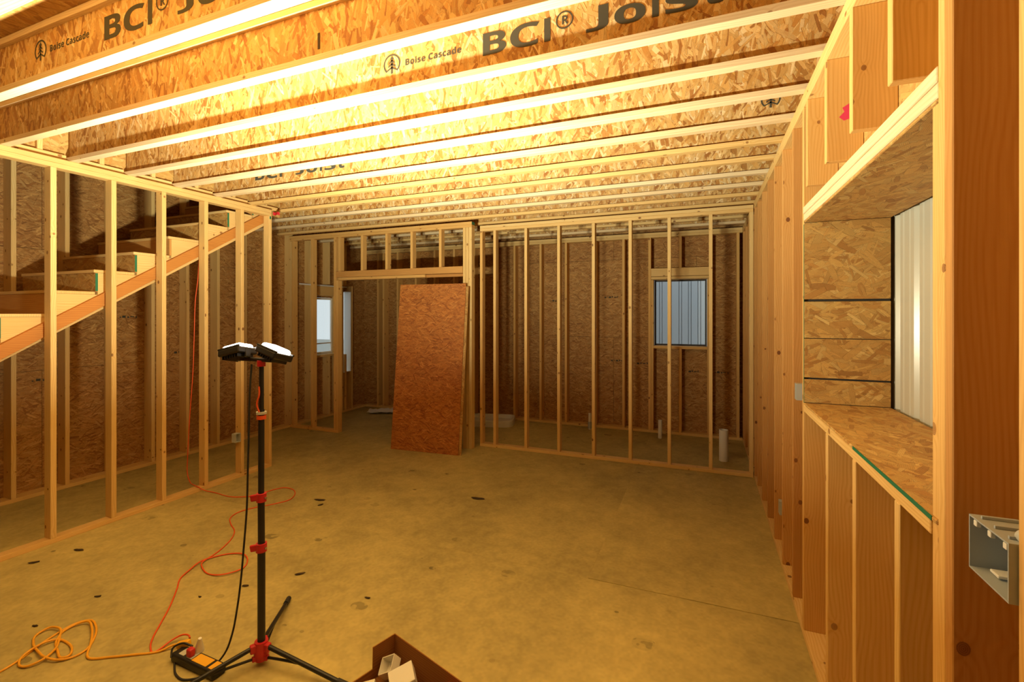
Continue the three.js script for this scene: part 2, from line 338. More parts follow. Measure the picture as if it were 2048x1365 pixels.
// sheet goods with rectangular holes cut out: one mesh for each sheet
function sheathing(parent, name, axis, at, thick, u0, u1, rows, width, holes, mats, stagger = 0) {
  for (let r = 0; r + 1 < rows.length; r++) {
    let u = u0, first = true;
    while (u < u1 - 1e-4) {
      let ue = Math.min(u1, first && r % 2 ? u + width * (0.5 + stagger) : u + width); first = false;
      let rects = [[u + 0.0015, ue - 0.0015, rows[r] + 0.0015, rows[r + 1] - 0.0015]];
      for (const [a, b, c, d] of holes) {
        const nx = [];
        for (const [p, q, s, t] of rects) {
          if (b <= p || a >= q || d <= s || c >= t) { nx.push([p, q, s, t]); continue; }
          if (a > p) nx.push([p, a, s, t]); if (b < q) nx.push([b, q, s, t]);
          const l = Math.max(a, p), m = Math.min(b, q);
          if (c > s) nx.push([l, m, s, c]); if (d < t) nx.push([l, m, d, t]);
        }
        rects = nx;
      }
      if (rects.length) {
        const seedU = R();
        const gs = rects.map(([p, q, s, t]) => axis === 'x' ? board(at, at + thick, s, t, p, q, 2, 0.001) : board(p, q, s, t, at, at + thick, 0, 0.001));
        part(parent, name, gs.length > 1 ? mergeGeometries(gs) : gs[0], pick(mats));
      }
      u = ue;
    }
  }
}
const STAMPS = [[0.03, 0.02], [0.012, 0.03], [0.04, 0.012], [0.02, 0.02], [0.035, 0.025], [0.015, 0.012]];
function gradeStamp(parent, axis, u, v, at, n = 5) {               // smudged, unreadable mill stamp
  const gs = []; let x = 0;
  for (let k = 0; k < n; k++) { const [w, h] = STAMPS[(k * 5 + n) % 6]; gs.push(new THREE.PlaneGeometry(w, h).translate(x + w / 2, (k % 2) * 0.006, 0)); x += w + 0.008 + R() * 0.012; }
  const g = mergeGeometries(gs); if (axis === 'x') g.rotateY(Math.PI / 2);
  part(parent, 'mill_stamp', g, M.ink, axis === 'x' ? [at, v, u] : [u, v, at]);
}
// outer wall along the stairs
{
  const w = struct('wall_outer_left', 'strand board outer wall with studs behind the stairs', 'stud wall');
  const top = 5.3, holes = [[-6.62, -6.10, 1.09, 2.07], [-6.97, -6.76, 0.72, 2.20]];
  sheathing(w, 'sheathing_sheet', 'x', XF - 0.152, 0.011, -7.5, ZN, [0, 1.22, 2.44, 3.66, top], 2.44, holes, M.sheath);
  sheathing(w, 'light_seal', 'x', XF - 0.17, 0.012, -7.56, ZN + 0.05, [-0.1, top + 0.05], 20, holes, [M.gapBlack]);  // unseen sheet added to stop daylight leaking through the seams
  part(w, 'bottom_plate', board(XF, XF - 0.14, 0, ST, -7.36, ZN, 2), pick(M.pine));
  for (let k = -12; k <= 12; k++) {
    const z = -2.355 - 0.4064 * k; if (z < -7.2 || z > ZN - 0.2) continue;
    if (z > -7.0 && z < -6.04) { studBoard(w, 'cripple_stud', XF, XF - 0.14, ST, 1.05, z - 0.019, z + 0.019); studBoard(w, 'cripple_stud', XF, XF - 0.14, 2.30, top - 0.08, z - 0.019, z + 0.019); }
    else studBoard(w, 'stud', XF, XF - 0.14, ST, top - 0.08, z - 0.019, z + 0.019);
  }
  studBoard(w, 'window_header', XF, XF - 0.14, 2.10, 2.26, -6.70, -6.02);
  studBoard(w, 'window_sill', XF, XF - 0.14, 1.05, 1.088, -6.70, -6.02);
  studBoard(w, 'jack_stud', XF, XF - 0.14, ST, 2.10, -6.66, -6.622);
  studBoard(w, 'jack_stud', XF, XF - 0.14, ST, 2.10, -6.098, -6.06);
  studBoard(w, 'jack_stud', XF, XF - 0.14, ST, 2.30, -7.012, -6.974); studBoard(w, 'jack_stud', XF, XF - 0.14, ST, 2.30, -6.755, -6.717);
  part(w, 'top_plate', board(XF, XF - 0.14, top - 0.08, top, -7.36, ZN, 2), pick(M.pine));
  gradeStamp(w, 'x', -2.54, 1.12, XF - 0.1385, 5); gradeStamp(w, 'x', -3.9, 1.3, XF - 0.1385, 4); gradeStamp(w, 'x', -3.3, 1.75, XF - 0.1385, 5);
}
// wall behind the camera
{
  const w = struct('wall_front', 'strand board wall closing the room behind the camera', 'wall');
  sheathing(w, 'sheathing_sheet', 'z', ZN + 0.0, 0.011, XF - 0.16, XO + 0.02, [0, 1.22, 2.44, 3.36, 5.3], 2.44, [], M.sheath);
  sheathing(w, 'light_seal', 'z', ZN + 0.016, 0.012, XF - 0.2, XO + 0.05, [-0.1, 5.35], 20, [], [M.gapBlack]);  // added unseen sheet, keeps daylight out behind the room
}
// shaft above the stairs
{
  const w = struct('wall_stairwell', 'strand board lining of the stair shaft above the joists', 'wall');
  sheathing(w, 'sheathing_sheet', 'x', XL - 0.089, 0.011, -4.27, ZN, [HJ + JD + 0.021, 4.5, 5.3], 2.44, [], M.sheath);
  sheathing(w, 'sheathing_sheet', 'z', -4.27, 0.011, XF - 0.15, XL - 0.09, [HJ + JD + 0.021, 5.3], 2.44, [], M.sheath);
  sheathing(w, 'light_seal', 'x', XL - 0.074, 0.008, -4.3, ZN, [HJ + JD + 0.021, 5.3], 20, [], [M.gapBlack]); sheathing(w, 'light_seal', 'z', -4.29, 0.012, XF - 0.15, XL - 0.05, [HJ + JD + 0.021, 5.3], 20, [], [M.gapBlack]);  // unseen sheets added to make the shaft lightproof
  part(w, 'shaft_cover', board(XF - 0.16, XL - 0.05, 5.3, 5.32, -4.3, ZN + 0.02, 2), M.osb[0]);  // unseen cover added to keep the sky out of the shaft
}
// doorway wall at the back, left half
{
  const w = struct('wall_doorway', 'framed back partition with the wide door opening', 'stud wall');
  const a = ZC, b = ZC - 0.089, xr = -2.83;
  studBoard(w, 'top_plate', XF, xr, HJ - 2 * ST, HJ - ST - 0.001, a, b, M.spf);
  studBoard(w, 'top_plate', XF, xr, HJ - ST, HJ - 0.001, a, b, M.spf);
  for (const x of [-5.98, -5.585]) studBoard(w, 'stud', x - 0.019, x + 0.019, ST, HJ - 2 * ST, a, b, M.spf);
  studBoard(w, 'king_stud', -5.155, -5.117, ST, HJ - 2 * ST, a, b, M.spf);
  studBoard(w, 'jack_stud', -5.112, -5.074, ST, 2.29, a, b, M.spf);
  studBoard(w, 'bottom_plate', XF, -5.074, 0, ST, a, b, M.spf);
  studBoard(w, 'header', -5.112, xr - 0.135, 2.335, 2.425, a, b, M.lvl);
  studBoard(w, 'header_board', -5.07, -3.55, 2.292, 2.332, a, b - 0.0, M.spf);
  studBoard(w, 'header_board', -3.55, xr - 0.135, 2.292, 2.332, a - 0.05, b, M.lvl);
  for (const x of [-5.05, -4.63, -4.195, -3.77, -3.31]) studBoard(w, 'cripple_stud', x - 0.019, x + 0.019, 2.425, HJ - 2 * ST, a, b, M.spf);
  studBoard(w, 'jack_stud', xr - 0.131, xr - 0.093, 0, HJ - 2 * ST, a, b, M.pine);
  studBoard(w, 'post', xr - 0.09, xr - 0.046, 0, HJ - 2 * ST, a, b, M.pine);
  studBoard(w, 'king_stud', xr - 0.043, xr, 0, HJ - 2 * ST, a, b, M.pine);
  part(w, 'sealed_edge', board(xr, xr + 0.001, HJ - 0.04, HJ - 0.002, a - 0.002, b + 0.002, 1, 0.0001), M.green);
}
// framed bathroom partition at the back, right half
{
  const w = struct('wall_back', 'open pine stud partition across the back right of the room', 'stud wall');
  const a = ZB, b = ZB - 0.089, t = 2.982, x0 = -2.80, x1 = XR - 0.006;
  studBoard(w, 'top_plate', x0, x1, t - ST, t, a, b); studBoard(w, 'top_plate', x0, x1, t - 2 * ST, t - ST - 0.001, a, b);
  studBoard(w, 'bottom_plate', x0, x1, 0, ST, a, b);
  studBoard(w, 'end_stud', x0, x0 + ST, ST, t - 2 * ST, a, b, M.spf);
  for (let i = 0; i < 7; i++) { const x = -2.583 + 0.444 * i; studBoard(w, 'stud', x - 0.019, x + 0.019, ST, t - 2 * ST, a, b); }
  studBoard(w, 'end_stud', x1 - ST, x1, ST, t - 2 * ST, a, b);
}
// far outer wall behind the bathroom
{
  const w = struct('wall_far', 'strand board outer wall with studs beyond the bathroom framing', 'stud wall');
  const hole = [-0.69, 0.055, 1.31, 2.30];
  sheathing(w, 'sheathing_sheet', 'z', ZF - 0.152, 0.011, XF - 0.15, XO, [0, 1.42, 2.64, 3.36], 2.44, [hole], M.sheath);
  sheathing(w, 'light_seal', 'z', ZF - 0.17, 0.012, XF - 0.2, XO + 0.05, [-0.1, 3.42], 20, [hole], [M.gapBlack]);  // added sheet blocking daylight behind the far wall
  part(w, 'bottom_plate', board(XF, XR, 0, ST, ZF, ZF - 0.14, 0), M.pine[1]);
  part(w, 'top_plate', board(XF, XR, HJ - 2 * ST, HJ - ST - 0.001, ZF, ZF - 0.14, 0), M.pine[1]); part(w, 'top_plate', board(XF, XR, HJ - ST, HJ - 0.001, ZF, ZF - 0.14, 0), M.pine[0]);
  for (const x of [-5.75, -5.62, -5.3, -4.9, -4.5, -4.1, -3.7, -3.3, -2.945, -2.48, -2.05, -1.57, -1.135, 0.10, 0.46]) studBoard(w, 'stud', x - 0.019, x + 0.019, ST, HJ - 2 * ST, ZF, ZF - 0.14, M.spf);
  studBoard(w, 'king_stud', -0.765, -0.727, ST, HJ - 2 * ST, ZF, ZF - 0.14, M.spf);
  studBoard(w, 'jack_stud', -0.725, -0.69, ST, 2.30, ZF, ZF - 0.14, M.spf); studBoard(w, 'jack_stud', 0.055, 0.08, ST, 2.30, ZF, ZF - 0.14, M.spf);
  studBoard(w, 'window_header', -0.725, 0.08, 2.35, 2.47, ZF + 0.004, ZF - 0.04, M.pine); studBoard(w, 'header_plate', -0.725, 0.08, 2.305, 2.345, ZF, ZF - 0.14, M.pine);
  studBoard(w, 'window_sill', -0.69, 0.055, 1.27, 1.308, ZF, ZF - 0.14, M.spf);
  for (const x of [-0.31]) { studBoard(w, 'cripple_stud', x - 0.019, x + 0.019, ST, 1.27, ZF, ZF - 0.14, M.spf); studBoard(w, 'cripple_stud', x - 0.019, x + 0.019, 2.47, HJ - 2 * ST, ZF, ZF - 0.14, M.spf); }
  for (const [x, y, n] of [[-2.35, 2.0, 5], [-1.45, 2.05, 6], [-1.35, 1.05, 6], [-0.95, 1.02, 4], [-0.2, 0.93, 4], [0.16, 0.93, 5]]) gradeStamp(w, 'z', x, y, ZF - 0.1385, n);
}
// corrugated siding profile: vertical ribs
function sidingPanel(u0, u1, y0, y1, flipDepth) {
  const prof = []; const pitch = 0.229;
  let u = u0; prof.push([u0, 0]);
  const add = (x, d) => { if (x > u0 && x < u1) prof.push([x, d]); };
  for (let k = Math.floor(u0 / pitch) - 1; k * pitch < u1; k++) {
    const c = k * pitch;
    add(c - 0.032, 0); add(c - 0.012, 0.019); add(c + 0.012, 0.019); add(c + 0.032, 0);
    for (const q of [0.076, 0.153]) { add(c + q - 0.012, 0); add(c + q - 0.005, 0.004); add(c + q + 0.005, 0.004); add(c + q + 0.012, 0); }
  }
  prof.push([u1, 0]);
  const pos = [], uv = [], idx = [];
  for (const th of [0, 0.0008]) { const base = pos.length / 3; prof.forEach(([x, d]) => { for (const y of [y0, y1]) { pos.push(x, y, d * flipDepth + th * flipDepth); uv.push(x, y); } });
    for (let i = 0; i + 1 < prof.length; i++) { const a = base + i * 2; idx.push(a, a + 2, a + 1, a + 1, a + 2, a + 3); } }
  const g = new THREE.BufferGeometry(); g.setAttribute('position', new THREE.Float32BufferAttribute(pos, 3)); g.setAttribute('uv', new THREE.Float32BufferAttribute(uv, 2)); g.setIndex(idx);
  const n = g.toNonIndexed(); n.computeVertexNormals(); return n;
}
// right wall: studs, header, deep window recess lined with strand board
{
  const w = struct('wall_right', 'thick framed right wall with a deep strand board lined window recess', 'stud wall');
  const a = XR, b = XR + 0.14, n0 = -3.01, n1 = -1.423, sill = 1.30, head = 2.304;
  studBoard(w, 'bottom_plate', a, b, 0, ST, ZF, ZN);
  studBoard(w, 'top_plate', a, b, HJ - 2 * ST, HJ - ST - 0.001, ZF, ZN); studBoard(w, 'top_plate', a, b, HJ - ST, HJ - 0.001, ZF, ZN);
  const full = [-3.37, -3.776, -4.18, -4.59, -4.996, -5.40, -5.70, -6.1, -6.5, -6.9, -7.3, -0.68, -0.27, 0.13, 0.54, 0.95, 1.35, 1.76, 2.16];
  for (const z of full) studBoard(w, 'stud', a, b, ST, HJ - 2 * ST, z - 0.019, z + 0.019, M.shadedFir);
  studBoard(w, 'king_stud', a, b, ST, HJ - 2 * ST, -3.058, -3.022, M.spf);
  studBoard(w, 'stud', a, b, ST, HJ - 2 * ST, -1.107, -1.069, M.spf);
  studBoard(w, 'post', a, b, ST, HJ - 2 * ST, -1.413, -1.378, M.spf); studBoard(w, 'post', a, b, ST, HJ - 2 * ST, -1.377, -1.343, M.shadedFir);
  studBoard(w, 'trimmer_stud', a + 0.004, b, ST, head + 0.003, -1.454, -1.420, M.spf);
  for (const z of [-2.50, -2.086, -1.67]) studBoard(w, 'cripple_stud', a, b, ST, sill - 0.05, z - 0.019, z + 0.019, M.pine);
  const up = [-2.94, -2.52, -2.125, -1.725].map(z => studBoard(w, 'upper_cripple_stud', a, b, 2.475, HJ - 2 * ST, z - 0.019, z + 0.019, M.spf));
  studBoard(w, 'header_plate', a, b, head + 0.001, head + 0.037, -3.02, n1 + 0.01, M.flange); studBoard(w, 'header_plate', a - 0.003, b, head + 0.038, head + 0.075, -3.02, n1 + 0.01, M.flange);
  part(w, 'header_backing', board(b + 0.001, b + 0.013, head + 0.076, HJ, -3.02, -1.34, 2), M.osb[0]);
  studBoard(w, 'sill_plate', a, b, sill - 0.05, sill - 0.0125, -3.02, -1.455);
  const sh = part(w, 'sill_board', board(a - 0.002, 0.908, sill - 0.012, sill, -3.008, -1.415, 2), M.osb[0]);
  part(sh, 'sealed_edge', board(a - 0.0035, a - 0.001, sill - 0.011, sill + 0.0005, -2.09, -1.44, 2, 0.0002), M.green);
  part(w, 'recess_ceiling_board', board(a + 0.001, 0.908, head - 0.011, head, -3.008, -1.42, 2), M.osb[1]);
  const ys = [[sill + 0.002, 1.430], [1.440, 1.6535], [1.6575, 1.857], [1.870, head - 0.012]];
  ys.forEach(([p, q], i) => part(w, 'jamb_board', board(a + 0.001, 0.906, p, q, n0 - 0.011, n0, 0, 0.001), M.osb[i % 2]));
  part(w, 'seam_shade_sheet', board(a + 0.003, 0.906, sill - 0.011, head, n0 - 0.0119, n0 - 0.0112, 1, 0.0001), M.gapBlack);  // black sheet added so the jamb seams look shaded
  part(w, 'seam_shade_sheet', board(b + 0.002, 0.906, sill - 0.011, head, n0 - 0.04, n0 - 0.02, 1), M.gapBlack);
  part(w, 'sealed_edge', board(a - 0.0005, a + 0.001, 1.30, head - 0.02, n0 - 0.0105, n0 - 0.0005, 1, 0.0002), M.green);
  part(w, 'jamb_board', board(b + 0.001, 0.906, sill, head, -1.42, -1.409, 0, 0.001), M.osb[2]);
  // lining behind the studs, clear of the recess
  sheathing(w, 'lining_sheet', 'x', b + 0.014, 0.011, -7.5, ZN, [0, 1.22, 2.44, 3.32], 2.44, [[n0 - 0.03, -1.41, sill - 0.02, head + 0.02]], M.osb);
  part(up[1], 'paint_mark', new THREE.ShapeGeometry(new THREE.Shape([[0, 0], [0.02, 0.022], [0.012, 0.04], [0.045, 0.06], [0.07, 0.085], [0.075, 0.05], [0.055, 0.035], [0.04, -0.012], [0.018, -0.018]].map(p => new THREE.Vector2(...p)))), M.pink, [a + 0.048, 2.67, -2.5005]);
  part(w, 'siding_sheet', sidingPanel(-ZN, 1.0, 0, 3.36, 1).rotateY(Math.PI / 2), M.steel, [XO, 0, 0]);
  for (let k = 1; k < 8; k++) part(w, 'siding_sheet', sidingPanel(0.1 + k * 0.9, 1.0 + k * 0.9, 0, 3.36, 1).rotateY(Math.PI / 2), M.steel, [XO, 0, 0]);
}
// ------------------------------------------------------------------ windows
{
  const w = struct('window_1', 'dark framed window in the far wall showing corrugated metal outside', 'window');
  const x0 = -0.685, x1 = 0.05, y0 = 1.312, y1 = 2.298, z = ZF - 0.135;
  for (const [a, b, c, d] of [[x0, x0 + 0.022, y0, y1], [x1 - 0.022, x1, y0, y1], [x0 + 0.022, x1 - 0.022, y0, y0 + 0.022], [x0 + 0.022, x1 - 0.022, y1 - 0.022, y1]]) part(w, 'window_frame', board(a, b, c, d, z, z - 0.02), M.darkFrame);
  part(w, 'pane', new THREE.BoxGeometry(x1 - x0 - 0.044, y1 - y0 - 0.044, 0.004), M.glass, [(x0 + x1) / 2, (y0 + y1) / 2, z - 0.01]);
}
{
  const f = struct('wall_shed', 'white corrugated metal shed wall outside the far window', 'metal wall');
  for (let k = 0; k < 6; k++) {
    const p = []; const u0 = -3.2 + k * 0.9;
    const add = (x, d) => p.push([x, d]);
    add(u0, 0);
    for (let c = u0 + 0.02; c < u0 + 0.86; c += 0.176) for (const q of [0, 0.05]) { add(c + q, 0); add(c + q + 0.001, -0.05); add(c + q + 0.011, -0.05); add(c + q + 0.012, 0); }
    add(u0 + 0.9, 0); add(u0 + 0.9, -0.055); add(u0, -0.055);
    const g = new THREE.ExtrudeGeometry(new THREE.Shape(p.map(q => new THREE.Vector2(q[0], -q[1]))), { depth: 3.2, bevelEnabled: false }); g.rotateX(-Math.PI / 2);
    g.scale(1, 1, 1); part(f, 'metal_sheet', g, M.steelOut, [0.03, -0.3, ZF - 2.6]);
  }
}
{
  const w = struct('window_2', 'bright white framed window in the left outer wall', 'window');
  const z0 = -6.618, z1 = -6.102, y0 = 1.092, y1 = 2.066, x = XF - 0.12;
  for (const [a, b, c, d] of [[z0, z0 + 0.035, y0, y1], [z1 - 0.035, z1, y0, y1], [z0 + 0.035, z1 - 0.035, y0, y0 + 0.035], [z0 + 0.035, z1 - 0.035, y1 - 0.03, y1], [z0 + 0.035, z1 - 0.035, 1.262, 1.285]]) part(w, 'window_frame', board(x, x - 0.03, c, d, a, b), M.vinyl);
  part(w, 'pane', new THREE.BoxGeometry(0.004, 0.74, z1 - z0 - 0.07), M.glass, [x - 0.015, 1.66, (z0 + z1) / 2]);
  part(w, 'pane', new THREE.BoxGeometry(0.004, 0.13, z1 - z0 - 0.07), M.glass, [x - 0.015, 1.195, (z0 + z1) / 2]);
}
{
  const w = struct('window_3', 'narrow white lined opening added in the left outer wall to catch daylight', 'window');
  const z0 = -6.97, z1 = -6.76, y0 = 0.72, y1 = 2.20, xa = XF - 0.005, xb = XF - 0.17;  // opening added so daylight falls on the white far jamb
  for (const [a, b, c, d] of [[z0, z0 + 0.012, y0, y1], [z1 - 0.012, z1, y0, y1], [z0 + 0.012, z1 - 0.012, y0, y0 + 0.012], [z0 + 0.012, z1 - 0.012, y1 - 0.012, y1]]) part(w, 'jamb_liner', board(xa, xb, c, d, a, b), M.vinyl);
  part(w, 'pane', new THREE.BoxGeometry(0.004, y1 - y0 - 0.03, z1 - z0 - 0.03), M.glass, [xb + 0.02, (y0 + y1) / 2, (z0 + z1) / 2]);
}
{
  const t = struct('daylight_strip_1', 'white strip standing in for a line of daylight above the left outer window', 'daylight_strip');
  part(t, 'daylight_line', board(XF + 0.002, XF + 0.006, 2.262, 2.285, -6.85, -5.75), M.vinyl);  // daylight line above the window, painted as a white strip
}

// ------------------------------------------------------------------ staircase
{
  const s = thing('staircase', 'straight wooden staircase rising behind the left stud partition', 'staircase');
  const rise = 0.19, run = 0.3033, zr = k => -1.815 - run * (k - 9), yt = k => 1.79 + rise * (k - 9);   // riser k carries tread k
  const xr = -4.80, xl = -6.0, N = 16;
  const shape = new THREE.Shape(); const pts = [];
  for (let k = 0; k <= N; k++) { pts.push([-zr(k), Math.max(0, yt(k) - rise - 0.026)]); pts.push([-zr(k), yt(k) - 0.026]); }
  pts.push([-zr(N) + 0.18, yt(N) - 0.026]); pts.push([-zr(N) + 0.18, yt(N) - 0.26]); pts.push([-zr(0) + 0.42, 0]);
  shape.setFromPoints(pts.map(p => new THREE.Vector2(...p)));
  const mk = x => { const g = new THREE.ExtrudeGeometry(shape, { depth: 0.034, bevelEnabled: false }); g.rotateY(Math.PI / 2); g.translate(x, 0, 0); return g; };
  part(s, 'stringer', mk(xr - 0.075), M.pine[2]); part(s, 'stringer', mk(xl), M.lvl[1]);
  // flat nailing strip along the lower edge of the near stringer
  const za = zr(0) - 0.35, zb = -4.12, yl = z => 1.79 + (rise / run) * (-1.815 - z);
  const st = new THREE.Shape(); st.setFromPoints([[-za, yl(za) - 0.335], [-zb, yl(zb) - 0.325], [-zb, yl(zb) - 0.215], [-za, yl(za) - 0.225]].map(p => new THREE.Vector2(...p)));
  const sg = new THREE.ExtrudeGeometry(st, { depth: 0.034, bevelEnabled: true, bevelSize: 0.002, bevelThickness: 0.002, bevelSegments: 1 }); sg.rotateY(Math.PI / 2); sg.translate(xr - 0.038, 0, 0);
  part(s, 'nailing_strip', sg, M.strip);
  for (let k = 0; k <= N; k++) {
    part(s, 'tread', board(xl, xr - 0.036, yt(k) - 0.025, yt(k), zr(k) + 0.03, zr(k + 1) + (k < N ? 0.021 : 0.1), 0), M.pine[k % 3]);
    const r = part(s, 'riser', board(xl, xr - 0.036, Math.max(0.001, yt(k) - rise), yt(k) - 0.026, zr(k) + 0.020, zr(k) + 0.001, 0, 0.0008), k % 3 === 1 ? M.lvl[0] : M.osb[k % 2 + 1]);
    if (k !== 13 && k !== 10) part(r, 'sealed_edge', board(xr - 0.036, xr - 0.0345, Math.max(0.002, yt(k) - rise + 0.006), yt(k) - 0.03, zr(k) + 0.0198, zr(k) + 0.0012, 1, 0.0002), M.green);
  }
}

// ------------------------------------------------------------------ tripod work light
{
  const bx = -2.092, bz = -1.749;
  const t = thing('work_light', 'black tripod work light with red clamps and two glowing heads', 'work light', [bx, 0, bz]);
  const hub = 0.06;
  part(t, 'pole', cyl([0, 0.05, 0], [0, 0.62, 0], 0.0185), M.black);
  part(t, 'pole', cyl([0, 0.6, 0], [-0.002, 0.87, 0], 0.0165), M.black);
  part(t, 'pole', cyl([-0.002, 0.85, 0], [0, 1.30, 0], 0.0145), M.black);
  part(t, 'pole', cyl([0, 1.28, 0], [0, 1.56, 0], 0.0115), M.black);
  for (const [y, r, a] of [[0.597, 0.026, 0.5], [0.852, 0.024, 0.3]]) {
    const cl = part(t, 'clamp', new THREE.CylinderGeometry(r, r, 0.042, 24), M.red, [0, y, 0]);
    part(cl, 'lever', rb(0.05, 0.034, 0.016, 0.006), M.red, [-0.018, 0.002, r * 0.85], [0, 0.35, 0.18]);
    part(cl, 'bolt', cyl([0, 0, 0], [0.034, 0, 0], 0.006), M.chrome);
  }
  const c3 = part(t, 'clamp', new THREE.CylinderGeometry(0.022, 0.022, 0.02, 24), M.orange, [0, 1.262, 0]); part(c3, 'collar', new THREE.CylinderGeometry(0.025, 0.025, 0.012, 24), M.greyPlastic, [0, 0.022, 0]);
  part(t, 'carry_strap', tube([[0.004, 1.29, 0.016], [-0.008, 1.33, 0.02], [0.006, 1.38, 0.018], [0.0, 1.42, 0.014]], 0.004, 20), M.orange);
  // hub and legs
  const hb = part(t, 'hub', new THREE.CylinderGeometry(0.032, 0.036, 0.07, 24), M.red, [0, 0.085, 0]);
  const lo = part(t, 'lower_hub', new THREE.CylinderGeometry(0.028, 0.03, 0.03, 24), M.red, [0, 0.04, 0]);
  const a0 = Math.atan2(-0.374, -0.251);
  for (let k = 0; k < 3; k++) {
    const a = a0 + k * Math.PI * 2 / 3, ux = Math.cos(a), uz = Math.sin(a), L = 0.52;
    const leg = part(t, 'leg', tube([[ux * 0.03, 0.10, uz * 0.03], [ux * 0.12, 0.085, uz * 0.12], [ux * L * 0.96, 0.018, uz * L * 0.96]], 0.0115, 20), M.black);
    part(leg, 'foot', cyl([ux * (L * 0.9), 0.025, uz * L * 0.9], [ux * (L + 0.02), 0.0145, uz * (L + 0.02)], 0.0145), M.rubber);
    part(leg, 'brace', tube([[ux * 0.026, 0.04, uz * 0.026], [ux * 0.13, 0.05, uz * 0.13], [ux * 0.25, 0.058, uz * 0.25]], 0.0065, 12), M.black);
    part(hb, 'leg_bracket', rb(0.034, 0.04, 0.03, 0.006), M.red, [ux * 0.036, 0.008, uz * 0.036], [0, -a, 0]);
    part(lo, 'leg_bracket', rb(0.028, 0.024, 0.022, 0.005), M.red, [ux * 0.03, 0, uz * 0.03], [0, -a, 0]);
  }
  // cross bar and two lamp heads facing the ceiling
  const turn = -0.02;
  const bar = part(t, 'cross_bar', rb(0.30, 0.02, 0.025, 0.006), M.black, [-0.035, 1.555, 0], [0, turn, 0]);
  part(bar, 'bar_clamp', new THREE.CylinderGeometry(0.02, 0.02, 0.03, 20), M.red, [0.035, -0.018, 0]);
  for (const [x, z, tilt, roll, share] of [[-0.155, 0.012, -0.20, 0.22, 1.0], [0.085, -0.012, -0.26, -0.26, 1.15]]) {
    const h = group(t, 'lamp_head'); h.position.set(x, 1.605, z); h.rotation.set(tilt, turn, roll);
    part(h, 'housing', rb(0.15, 0.034, 0.115, 0.008, 3), M.black, [0, -0.018, 0]);
    for (let f = -3; f <= 3; f++) part(h, 'cooling_fin', rb(0.005, 0.018, 0.09, 0.001, 1), M.black, [f * 0.018, -0.043, 0]);
    part(h, 'bracket', rb(0.016, 0.05, 0.03, 0.003), M.black, [x < 0 ? 0.07 : -0.07, -0.03, 0]);
    part(h, 'led_panel', rb(0.128, 0.034, 0.092, 0.016, 4), M.led, [0, 0.004, 0]);
    for (const [w, d, px, pz] of [[0.15, 0.011, 0, 0.052], [0.15, 0.011, 0, -0.052]]) part(h, 'bezel', rb(w, 0.01, d, 0.002, 1), M.black, [px, 0.001, pz]);
    const l = new THREE.RectAreaLight(LAMP_COLOR, LAMP_POWER * share, 0.124, 0.088); l.name = 'lamp_glow'; l.position.set(0, 0.0235, 0); l.rotation.x = Math.PI / 2; h.add(l);
  }
  // power lead hanging beside the pole to the floor
  const P = [[-2.15, 1.53, -1.74], [-2.148, 1.40, -1.728], [-2.15, 1.2, -1.724], [-2.155, 1.0, -1.722], [-2.16, 0.80, -1.72], [-2.175, 0.6, -1.715], [-2.19, 0.42, -1.709], [-2.205, 0.28, -1.70], [-2.225, 0.16, -1.69], [-2.25, 0.07, -1.672], [-2.275, 0.02, -1.64], [-2.272, 0.006, -1.60], [-2.286, 0.006, -1.565], [-2.313, 0.006, -1.54], [-2.352, 0.006, -1.523], [-2.414, 0.006, -1.532], [-2.472, 0.006, -1.562], [-2.526, 0.008, -1.6], [-2.548, 0.02, -1.63]];
  part(t, 'power_lead', tube(P.map(([x, y, z]) => V3(x - bx, y, z - bz)), 0.0048, 140), M.rubber);
}

// ------------------------------------------------------------------ cords and power tap
{
  const Y = [[-3.258, -1.149], [-3.247, -1.215], [-3.262, -1.29], [-3.305, -1.378], [-3.343, -1.499], [-3.344, -1.577], [-3.304, -1.617], [-3.207, -1.596], [-3.105, -1.538], [-3.03, -1.461], [-3.033, -1.409], [-3.067, -1.365], [-3.145, -1.345], [-3.239, -1.357], [-3.355, -1.386], [-3.428, -1.429], [-3.428, -1.483], [-3.364, -1.5], [-3.317, -1.487], [-3.257, -1.439], [-3.167, -1.405], [-3.066, -1.377], [-3.046, -1.396], [-3.096, -1.434], [-3.179, -1.458], [-3.264, -1.453], [-3.29, -1.413], [-3.285, -1.346], [-3.262, -1.297], [-3.211, -1.273], [-3.162, -1.282], [-3.138, -1.332], [-3.175, -1.398], [-3.256, -1.452], [-3.323, -1.494], [-3.328, -1.556], [-3.288, -1.595], [-3.187, -1.567], [-3.06, -1.498], [-2.978, -1.443], [-2.936, -1.437], [-2.855, -1.481], [-2.757, -1.54], [-2.664, -1.602], [-2.626, -1.649], [-2.575, -1.665]];
  const pts = Y.map(([x, z], i) => V3(x, 0.0055 + (i > 8 && i < 40 ? 0.012 * (0.5 - 0.5 * Math.cos(i * 1.3)) : 0) + (i >= 44 ? 0.012 * (i - 43) : 0), z));
  single('yellow_extension_cord', tube(pts, 0.0058, 320), M.yellow, 'yellow extension cord coiled on the concrete at lower left', 'cord');
}
